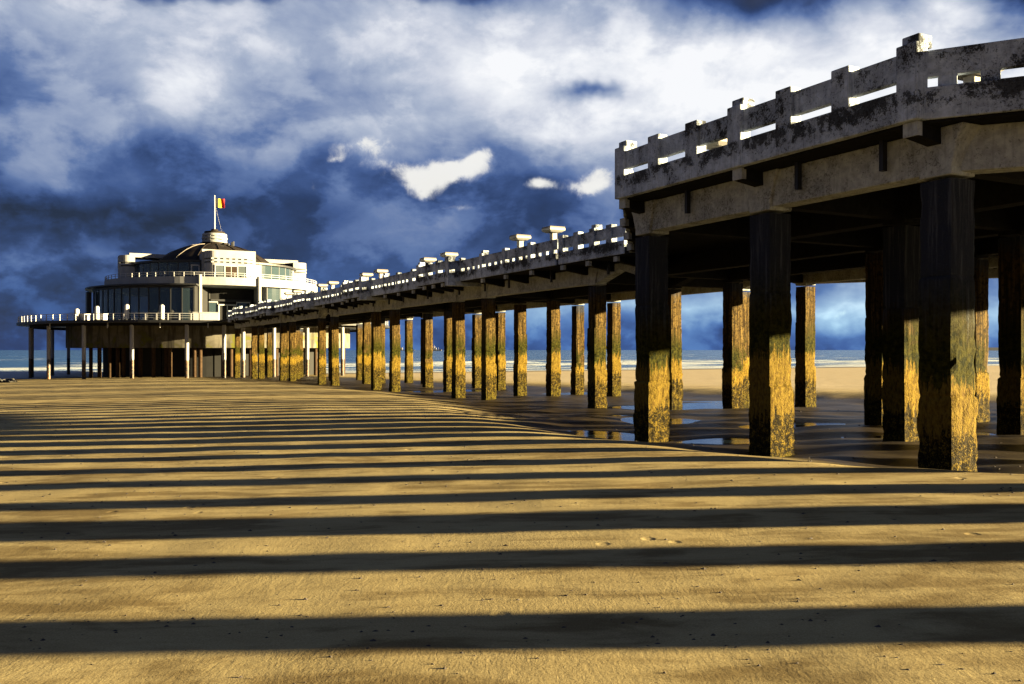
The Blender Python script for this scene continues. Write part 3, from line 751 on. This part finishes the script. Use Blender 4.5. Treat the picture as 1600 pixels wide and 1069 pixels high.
for px, bk in pile_px:
    a = phi_at(px, 36.0, bk); q = Q(36.0, a, 0)
    MB().tube(q + Vector((0, 0, -7)), q + Vector((0, 0, 4.6)), .36, 12).build('pile', 'pavcol', pav, smooth=False)
for px in (142, 172, 184, 193, 240, 266, 304, 313, 361, 432, 493, 523, 541):
    a = phi_at(px, 28.2); q = Q(28.2, a, 0)
    MB().tube(q + Vector((0, 0, -7)), q + Vector((0, 0, .46)), .36, 12).build('short_pile', 'darkpile', pav)
for i in range(9):
    a = phi_at(40, 36, True) + i * .19 + .5; q = Q(27.5, a, 0)
    MB().tube(q + Vector((0, 0, -7)), q + Vector((0, 0, .46)), .4, 10).build('short_pile', 'darkpile', pav)
# platform railing
N = 120
gate0, gate1 = R(8.7 - 10), R(8.7 + 10)
for i in range(N):
    a = -math.pi + 2 * math.pi * i / N
    if gate0 < a < gate1: continue
    b = MB(); q = Q(38.2, a, 0); t = Q(38.2, a + .01, 0) - q; t.normalize(); nn = (q - PC).normalized()
    b.hexa([q + t * x + nn * y + Vector((0, 0, 5.38)) for x, y in ((-.11, -.05), (.11, -.05), (.11, .05), (-.11, .05))] + [q + t * x + nn * y + Vector((0, 0, 6.62)) for x, y in ((-.09, -.05), (.09, -.05), (.09, .05), (-.09, .05))])
    b.build('railing_post', 'steel', pav)
for z, r in ((6.6, .055), (6.2, .03), (5.8, .03)):
    MB().poly([Q(38.2, gate1 + (2 * math.pi - (gate1 - gate0)) * i / 150, z) for i in range(151)], r, 5).build('handrail', 'steel', pav)
# hanging pipes under the platform
for px in (168, 250, 325, 78): 
    a = phi_at(px, 37.2); q = Q(37.2, a, 0); MB().tube(q + Vector((0, 0, 4.0)), q + Vector((0, 0, 5.0)), .09, 6).build('drain_pipe', 'steel', pav)
# ground floor glazing (left), its mullions and panes, interior
GR, Z0, Z1 = 24.3, 5.40, 12.35
a_end = phi_at(303, GR); a_beg = R(-125); npn = 22
ring('floor_screed', 'interior', [(1, 5.402), (24.0, 5.402), (24.0, 5.46), (1, 5.46)], n=64)
ring('inner_wall', 'interior', [(13.0, 5.46), (13.4, 5.46), (13.4, 12.3), (13.0, 12.3)], n=64)
for i in range(npn + 1):
    a = a_beg + (a_end - a_beg) * i / npn; q = Q(GR, a, 0); t = (Q(GR, a + .01, 0) - q).normalized(); nn = (q - PC).normalized()
    b = MB(); c = [q + t * x + nn * y for x, y in ((-.10, -.14), (.10, -.14), (.10, .14), (-.10, .14))]
    mu = b.hexa([v + Vector((0, 0, Z0)) for v in c] + [v + Vector((0, 0, Z1)) for v in c]).build('mullion', 'dark', pav)
    if i < npn:
        d = (a_end - a_beg) / npn
        ring('pane', 'glass', [(GR - .03, Z0 + .15), (GR + .03, Z0 + .15), (GR + .03, Z1 - .2), (GR - .03, Z1 - .2)], a + .005, a + d - .005, n=2)
        b = MB(); e0, e1 = Q(GR, a + .005, 7.0), Q(GR, a + d - .005, 7.0); b.tube(e0, e1, .045, 4).build('transom', 'dark', pav)
ring('canopy', 'dark', [(20.5, 12.5), (26.0, 12.62), (26.0, 12.9), (20.5, 12.95)], R(-140), a_end + .03, n=48)
ring('glazing_head', 'dark', [(GR - .2, 12.2), (GR + .2, 12.2), (GR + .2, 12.6), (GR - .2, 12.6)], R(-125), a_end, n=48)
b = MB(); e0, e1 = Q(GR, a_end, 0), Q(15.5, a_end + R(6), 0); t = (e1 - e0).normalized(); nn = Vector((-t.y, t.x, 0)) * .15
b.hexa([v + Vector((0, 0, z)) for z in (5.4, 12.6) for v in (e0 - nn, e0 + nn, e1 + nn, e1 - nn)]).build('side_wall', 'black', pav)  # coloured dark to carry the shade of the entrance recess
# small annex at the far left of the glazing
b = MB(); a = phi_at(139, 25.5); b.lathe([(25.0, 5.4), (25.9, 5.4), (25.9, 12.0), (25.0, 12.0)], 3, a - R(6), a, lambda r, A, z: Q(r, A, z)).build('annex_wall', 'dark', pav)
# entrance recess
a_in0, a_in1 = a_end + R(1), phi_at(419, 22.0)
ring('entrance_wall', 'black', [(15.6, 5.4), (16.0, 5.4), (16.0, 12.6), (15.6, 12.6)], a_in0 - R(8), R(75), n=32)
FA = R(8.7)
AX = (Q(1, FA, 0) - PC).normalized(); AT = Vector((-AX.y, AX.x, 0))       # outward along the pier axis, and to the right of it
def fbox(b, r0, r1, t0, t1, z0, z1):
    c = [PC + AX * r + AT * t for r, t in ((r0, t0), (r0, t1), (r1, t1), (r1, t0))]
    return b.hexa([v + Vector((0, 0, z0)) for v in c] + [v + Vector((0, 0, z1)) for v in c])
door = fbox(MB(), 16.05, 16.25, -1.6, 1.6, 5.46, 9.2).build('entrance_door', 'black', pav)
b = MB()
for t0, t1, z0, z1 in ((-1.75, -1.5, 5.46, 9.3), (1.5, 1.75, 5.46, 9.3), (-1.75, 1.75, 9.15, 9.4), (-.08, .08, 5.46, 9.15)): fbox(b, 16.2, 16.45, t0, t1, z0, z1)
sub(b.build('door_frame', 'paint', door))
for t0, t1 in ((-4.8, -1.85), (1.85, 4.6)):
    p = fbox(MB(), 16.1, 16.2, t0, t1, 5.5, 9.8).build('entrance_pane', 'glass', pav)
    b = MB(); fbox(b, 16.05, 16.3, t0, t0 + .12, 5.46, 9.9); fbox(b, 16.05, 16.3, t1 - .12, t1, 5.46, 9.9); fbox(b, 16.06, 16.29, t0, t1, 9.75, 9.95); sub(b.build('pane_frame', 'steel', p))
fbox(MB(), 16.0, 16.5, -5.0, 4.8, 10.0, 10.4).build('entrance_fascia', 'dark', pav)
for px in (312, 405):
    a = phi_at(px, 22.4); q = Q(22.35, a, 0)
    MB().tube(q + Vector((0, 0, 5.4)), q + Vector((0, 0, 14.9)), .42, 14).build('support_pillar', 'white', pav)
a_r0, a_r1 = phi_at(418, 22.0), R(130)
for i in range(12):                           # right-hand ground floor: pale panels and glass between dark posts
    a0 = a_r0 + (a_r1 - a_r0) * i / 12; a1 = a_r0 + (a_r1 - a_r0) * (i + 1) / 12
    ring('wall_panel', 'white' if i % 2 else 'glass', [(21.6, 5.4), (21.9, 5.4), (21.9, 12.7), (21.6, 12.7)], a0 + .006, a1 - .006, n=3)
    q = Q(21.75, a0, 0); MB().tube(q + Vector((0, 0, 5.4)), q + Vector((0, 0, 12.8)), .16, 6).build('panel_post', 'dark', pav)
b = MB(); e0, e1 = Q(21.7, a_r0, 0), Q(15.8, a_r0 + R(2), 0); t = (e1 - e0).normalized(); nn = Vector((-t.y, t.x, 0)) * .15
b.hexa([v + Vector((0, 0, z)) for z in (5.4, 12.7) for v in (e0 - nn, e0 + nn, e1 + nn, e1 - nn)]).build('side_wall', 'white', pav)
# balcony
bal = ring('balcony', 'white', [(12.0, 12.75), (20.8, 12.75), (21.6, 12.95), (22.3, 12.95), (22.3, 14.55), (22.05, 14.55), (22.05, 14.0), (12.0, 14.0)], n=128)
NB = 72
for i in range(NB):
    a = -math.pi + 2 * math.pi * i / NB; q = Q(22.15, a, 0)
    MB().tube(q + Vector((0, 0, 14.5)), q + Vector((0, 0, 15.45)), .07, 5).build('balcony_post', 'paint', pav)
for z in (15.42, 15.0): MB().poly([Q(22.15, 2 * math.pi * i / 120, z) for i in range(121)], .05, 5).build('balcony_rail', 'paint', pav)
# upper floor
UR = 17.0
ring('upper_core', 'interior', [(10.0, 14.0), (10.3, 14.0), (10.3, 18.4), (10.0, 18.4)], n=48)
def quadrant(a0, a1, n, blank):
    for i in range(n):
        b0 = a0 + (a1 - a0) * i / n; b1 = a0 + (a1 - a0) * (i + 1) / n
        ring('upper_wall' if i in blank else 'upper_pane', 'white' if i in blank else 'glass', [(UR - .06, 14.1), (UR + .06, 14.1), (UR + .06, 17.9), (UR - .06, 17.9)], b0 + .006, b1 - .006, n=3)
    for i in range(n + 1):
        a = a0 + (a1 - a0) * i / n; q = Q(UR, a, 0); MB().tube(q + Vector((0, 0, 14.0)), q + Vector((0, 0, 18.2)), .11, 6).build('upper_mullion', 'dark', pav)
quadrant(R(-78), R(-9), 9, (0,)); quadrant(R(25), R(85), 7, (0, 6)); quadrant(R(115), R(172), 6, ()); quadrant(R(190), R(262), 6, ())
ring('upper_eave', 'dark', [(12.0, 17.9), (17.7, 17.9), (17.7, 18.3), (12.0, 18.45)], n=96)
da = phi_at(305.5, UR)                      # white-framed door left of the portico
b = MB(); q = Q(UR + .12, da, 0); t = (Q(UR, da + .01, 0) - Q(UR, da, 0)).normalized(); nn = (q - PC).normalized() * .1
for x0, x1, z0, z1 in ((-.85, -.65, 14.1, 17.3), (.65, .85, 14.1, 17.3), (-.85, .85, 17.1, 17.35)):
    b.hexa([q + t * x + nn * y + Vector((0, 0, z)) for z in (z0, z1) for x, y in ((x0, -1), (x1, -1), (x1, 1), (x0, 1))])
b.build('balcony_door_frame', 'paint', pav)
dome_prof = [(0.5, 23.3), (2.8, 23.25), (5.0, 22.9), (7.0, 22.25), (9.0, 21.35), (11.1, 20.05), (12.6, 18.9), (13.2, 18.3), (0.5, 18.3)]
dome = ring('dome', 'roof', dome_prof, n=96)
for p in dome.data.polygons: p.use_smooth = False
for i in range(16):
    a = 2 * math.pi * i / 16 + .1
    rb = MB().poly([Q(r, a, z + .05) for r, z in dome_prof[1:7]], .08, 5).build('dome_rib', 'lamp_top' if i in (13, 14) else 'roof', dome); sub(rb)  # two paler ribs: sunlight on them is put into their colour
# lantern
ring('lantern_base', 'roof', [(0.3, 22.7), (3.15, 22.7), (3.05, 23.7), (0.3, 23.7)], n=40)
ring('lantern_core', 'slot', [(0.3, 23.6), (2.35, 23.6), (2.35, 25.8), (0.3, 25.8)], n=40)
for z0, z1, r in ((23.68, 24.28, 2.66), (24.46, 25.0, 2.72), (25.16, 25.74, 2.62)):
    ring('lantern_band', 'white', [(2.2, z0), (r - .08, z0), (r, z0 + .12), (r, z1 - .12), (r - .08, z1), (2.2, z1)], n=40)
for zc in (24.37, 25.08):
    for i in range(10):
        a = 2 * math.pi * i / 10; ring('lantern_block', 'white', [(2.3, zc - .1), (2.6, zc - .1), (2.6, zc + .1), (2.3, zc + .1)], a, a + .3, n=3)
ring('lantern_cap', 'roof', [(0.2, 25.75), (2.25, 25.75), (2.15, 26.25), (0.9, 26.35), (0.7, 26.8), (0.2, 26.8)], n=40)
for dx_, h_ in ((2.9, 1.0), (3.6, 1.3), (3.9, 1.5)):
    q = PC + RT * dx_ + U * 3.2; MB().tube(q + Vector((0, 0, 21.8)), q + Vector((0, 0, 22.4 + h_)), .22, 8).build('roof_vent', 'dark', pav)
# four wings with rounded streamlined ends
def wing(ang, r_in, r_out, half, ztop, det, par=None):
    ax = (Q(1, ang, 0) - PC).normalized(); at = Vector((-ax.y, ax.x, 0))
    def pt(r, t, z): return PC + ax * r + at * t + Vector((0, 0, z))
    def plan(r1, h, rc, k=8):
        pts = [(r_in, -h)]
        for i in range(k + 1): a = math.pi / 2 * i / k; pts.append((r1 - rc + rc * math.sin(a), -h + rc - rc * math.cos(a)))
        for i in range(k + 1): a = math.pi / 2 * i / k; pts.append((r1 - rc + rc * math.cos(a), h - rc + rc * math.sin(a)))
        pts.append((r_in, h)); return pts
    def prism(name, r1, h, rc, z0, z1, m):
        b = MB(); pl = plan(r1, h, rc); k = len(pl)
        b.v = [tuple(pt(r, t, z0)) for r, t in pl] + [tuple(pt(r, t, z1)) for r, t in pl]
        b.f = [tuple(reversed(range(k))), tuple(range(k, 2 * k))] + [(i, (i + 1) % k, k + (i + 1) % k, k + i) for i in range(k)]
        return b.build(name, m, pav)
    body = prism('wing_body', r_out, half, 1.9, 14.0, 17.55, 'white')
    zz = [(17.80, 18.24), (18.50, ztop)]
    for z0, z1 in zz: prism('wing_band', r_out + .04, half + .03, 1.92, z0, z1, 'white')
    prism('wing_recess', r_out - .3, half - .3, 1.6, 17.5, ztop - .2, 'slot')
    for zc in (17.675, 18.37):                 # pieces that close the groove between the slots
        n = 6
        for i in range(n + 1):
            t = -half + 1.2 + (2 * half - 2.4) * i / n
            b = MB(); c = [(r_out - .35, t - .26), (r_out + .01, t - .26), (r_out + .01, t + .26), (r_out - .35, t + .26)]
            b.hexa([pt(r, q, zc - .14) for r, q in c] + [pt(r, q, zc + .14) for r, q in c]).build('slot_block', 'white', pav)
    if det == 'front':
        b = MB(); c = [(17.2, -half - .45), (17.8, -half - .45), (17.8, half + .75), (17.2, half + .75)]
        b.hexa([pt(r, q, 14.0) for r, q in c] + [pt(r, q, ztop + .45) for r, q in c]).build('portal_wall', 'white', pav)
        for t0, t1, m, zt in ((-3.0, -1.2, 'glass', 17.0), (-1.1, 1.3, 'wood', 16.9), (1.4, 3.1, 'glass', 17.0)):
            w_ = MB(); c = [(r_out - .3, t0), (r_out + .03, t0), (r_out + .03, t1), (r_out - .3, t1)]
            w_ = w_.hexa([pt(r, q, 14.15) for r, q in c] + [pt(r, q, zt) for r, q in c]).build('portico_door' if m == 'wood' else 'portico_window', m, pav)
            b = MB()
            for x0, x1, z0, z1 in ((t0 - .08, t0 + .06, 14.1, zt + .1), (t1 - .06, t1 + .08, 14.1, zt + .1), (t0, t1, zt - .05, zt + .1)) + ((((t0 + t1) / 2 - .05, (t0 + t1) / 2 + .05, 14.1, zt),) if m == 'wood' else ()):
                c = [(r_out - .05, x0), (r_out + .09, x0), (r_out + .09, x1), (r_out - .05, x1)]
                b.hexa([pt(r, q, z0) for r, q in c] + [pt(r, q, z1) for r, q in c])
            sub(b.build('frame', 'paint', w_))
    else:
        b = MB(); c = [(9.0, -half + .9), (r_out - 2.0, -half + .9), (r_out - 2.0, half - .9), (9.0, half - .9)]
        b.hexa([pt(r, q, ztop - .3) for r, q in c] + [pt(r, q, ztop + .55) for r, q in c]).build('wing_parapet', 'white', pav)
wing(FA, 11.0, 20.4, 4.7, 19.95, 'front')
wing(FA - R(90), 16.6, 19.6, 3.6, 19.9, 'side')
wing(FA + R(90), 16.6, 19.9, 3.6, 19.9, 'side')
wing(FA + R(180), 16.6, 19.6, 3.6, 19.9, 'side')
# flagpole with flag
fp = empty('flagpole', PC + Vector((0, 0, 26.6)), 'white flagpole on the lantern flying a black, yellow and red flag', 'flagpole')
MB().tube(PC + Vector((0, 0, 26.5)), PC + Vector((0, 0, 34.2)), .15, 10, .10).build('pole', 'paint', fp)
MB().tube(PC + Vector((0, 0, 34.15)), PC + Vector((0, 0, 34.4)), .18, 8, .08).build('finial', 'paint', fp)
b = MB(); nx, nz = 14, 6
for i in range(nx + 1):
    for j in range(nz + 1):
        t = i / nx
        q = PC + RT * (.14 + 2.0 * t) + U * (.16 * math.sin(t * 7 + j * .3) * t) + Vector((0, 0, 31.75 + 2.0 * j / nz - .12 * t))
        b.v.append(tuple(q))
for i in range(nx):
    for j in range(nz): k = i * (nz + 1) + j; b.f.append((k, k + nz + 1, k + nz + 2, k + 1))
fl = b.build('flag', 'flag', fp); sl = fl.modifiers.new('thick', 'SOLIDIFY'); sl.thickness = .02
b = MB(); b.poly([PC + RT * .2 + Vector((0, 0, 31.9)), PC + RT * .9 + Vector((0, 0, 28.8)), PC + RT * 1.5 + Vector((0, 0, 26.3))], .025, 4); b.build('halyard', 'paint', fp)
# terrace things
for px, zt, lb in ((120, 7.6, 'white wrapped parasol at the far left end of the terrace'), (151.5, 8.0, 'white wrapped parasol second from the left on the terrace'), (198, 8.25, 'white wrapped parasol third from left in front of the glazing'), (253, 8.2, 'white wrapped parasol nearest the entrance side of the glazing')):
    a = phi_at(px, 35.5); q = Q(35.5, a, 5.4); e = empty('wrapped_parasol', q, lb, 'parasol', 'white wrapped parasols on the terrace')
    MB().tube(q, q + Vector((0, 0, .25)), .55, 14).build('base', 'dark', e)
    MB().tube(q + Vector((0, 0, .25)), q + Vector((0, 0, zt - 5.5)), .42, 14).build('cover', 'paint', e)
    MB().tube(q + Vector((0, 0, zt - 5.5)), q + Vector((0, 0, zt - 5.32)), .42, 14, .22).build('top', 'paint', e)
for px, wd, lb in ((128, 3.0, 'low white counter beside the leftmost parasol on the terrace'), (156, 2.6, 'low white counter between the two left parasols'), (312, 2.2, 'white cabinet at the foot of the balcony pillar'), (327, 3.4, 'long white counter in front of the entrance')):
    a = phi_at(px, 34.5); q = Q(34.5, a, 5.4); t = (Q(34.5, a + .01, 5.4) - q).normalized(); nn = (q - PC); nn.z = 0; nn.normalize()
    e = empty('counter', q, lb, 'counter', 'white counters on the terrace'); hh = 1.5 if px > 300 else 1.25
    b = MB(); b.hexa([q + t * x + nn * y + Vector((0, 0, z)) for z in (0, hh) for x, y in ((-wd / 2, -.5), (wd / 2, -.5), (wd / 2, .5), (-wd / 2, .5))]); b.build('body', 'paint', e, bevel=.04)
    b = MB(); b.hexa([q + t * x + nn * y + Vector((0, 0, z)) for z in (hh, hh + .1) for x, y in ((-wd / 2 - .1, -.6), (wd / 2 + .1, -.6), (wd / 2 + .1, .6), (-wd / 2 - .1, .6))]); b.build('worktop', 'paint', e)
# ------------------------------------------------------------------ far and small things
def ship(px, dist, L, label, blocks, masts):
    x = (px - 800) / F * dist; q = Vector((x, dist, WATER)); e = empty('ship', q, label, 'ship')
    b = MB(); hl = L / 2
    b.hexa([q + Vector(v) for v in ((-hl, -9, -1), (hl * .9, -9, -1), (hl * .9, 9, -1), (-hl, 9, -1), (-hl, -9, 8), (hl, -9, 9.5), (hl, 9, 9.5), (-hl, 9, 8))]); b.build('hull', 'hull', e)
    for x0, x1, h0, h1 in blocks: MB().bx(q.x + x0 * L, q.x + x1 * L, q.y - 7, q.y + 7, q.z + h0, q.z + h1).build('superstructure', 'paint', e)
    for x0, h in masts: MB().tube(q + Vector((x0 * L, 0, 8)), q + Vector((x0 * L, 0, h)), .9, 6).build('mast', 'hull', e)
ship(681, 5200, 70, 'small white ship far out on the horizon', ((-.30, .05, 8, 18), (-.22, -.08, 18, 25)), ((.22, 22), (-.12, 33)))
ship(637, 9000, 150, 'long low cargo ship far out on the horizon', ((-.46, -.34, 8, 30),), ((.1, 24), (.35, 24)))
bw = empty('breakwater', Vector((5200, 9000, WATER)), 'low dark harbour breakwater on the horizon at far right', 'breakwater')
b = MB(); b.hexa([Vector(v) for v in ((4700, 9000, WATER - 3), (9000, 9000, WATER - 3), (9000, 9060, WATER - 3), (4700, 9060, WATER - 3), (4760, 9010, 26), (9000, 9010, 26), (9000, 9050, 26), (4760, 9050, 26))]); b.build('mole', 'hull', bw)
def rock(x, y, r, seed, label):
    rnd = random.Random(seed); z = ground_z(x, y); b = MB(); nu, nv = 10, 6
    for j in range(nv + 1):
        th = math.pi * j / nv
        for i in range(nu):
            a = 2 * math.pi * i / nu; d = Vector((math.sin(th) * math.cos(a), math.sin(th) * math.sin(a), math.cos(th)))
            k = r * (1 + .55 * mnoise.noise(d * 1.6 + Vector((seed * 3.1, 0, 0)))); b.v.append((x + d.x * k * 1.3, y + d.y * k, z + d.z * k * .62 + r * .12))
    for j in range(nv):
        for i in range(nu): b.f.append((j * nu + i, j * nu + (i + 1) % nu, (j + 1) * nu + (i + 1) % nu, (j + 1) * nu + i))
    o = b.build('rock', 'rock'); tag(o, label, 'rock', 'dark rocks at the waterline on the far left')
for i, (px, dd, r) in enumerate(((2, 150, .75), (9, 149, .55), (16, 152, .8), (21, 151, .5), (-8, 150, .9))):
    rock((px - 800) / F * dd, dd, r, i + 2, ['largest dark rock at the left picture edge beside the surf', 'small dark rock between its larger neighbours at far left', 'broad dark rock nearest the leftmost pavilion piles but one', 'rightmost small dark rock by the pavilion piles', 'dark rock cut by the left picture edge'][i])
# stranded shells, pebbles and weed scraps: uncountable scatter
rnd = random.Random(11); b = MB()
for _ in range(2600):
    Zd = 4.2 * (60 / 4.2) ** rnd.random(); x = Zd * rnd.uniform(-.62, .62); s_, w_ = SW(x, Zd)
    if mnoise.noise(Vector((x * .35, Zd * .8, 2.0))) < rnd.uniform(-.5, .45): continue
    z = ground_z(x, Zd); r = rnd.uniform(.006, .017) * (1 + Zd / 22); a = rnd.uniform(0, 6.28); k = len(b.v); h = r * rnd.uniform(.3, .9)
    for i in range(5):
        t = a + 2 * math.pi * i / 5; rr = r * rnd.uniform(.6, 1.5); b.v.append((x + rr * math.cos(t) * 1.5, Zd + rr * math.sin(t), z - .004))
    b.v.append((x + rnd.uniform(-.3, .3) * r, Zd, z + h)); b.f += [(k + i, k + (i + 1) % 5, k + 5) for i in range(5)]
o = b.build('shell_debris', 'shell'); o['kind'] = 'stuff'; o['label'] = 'scattered shells, pebbles and weed scraps on the sand'; o['category'] = 'debris'
# ------------------------------------------------------------------ layout units to metres
done = set()
S = Matrix.Scale(K, 4)
for ob in scene.objects:
    if ob.type == 'MESH' and ob.data.name not in done: ob.data.transform(S); done.add(ob.data.name)
    if ob.type in ('MESH', 'EMPTY'): ob.location = ob.location * K
    if '_abs' in ob: del ob['_abs']
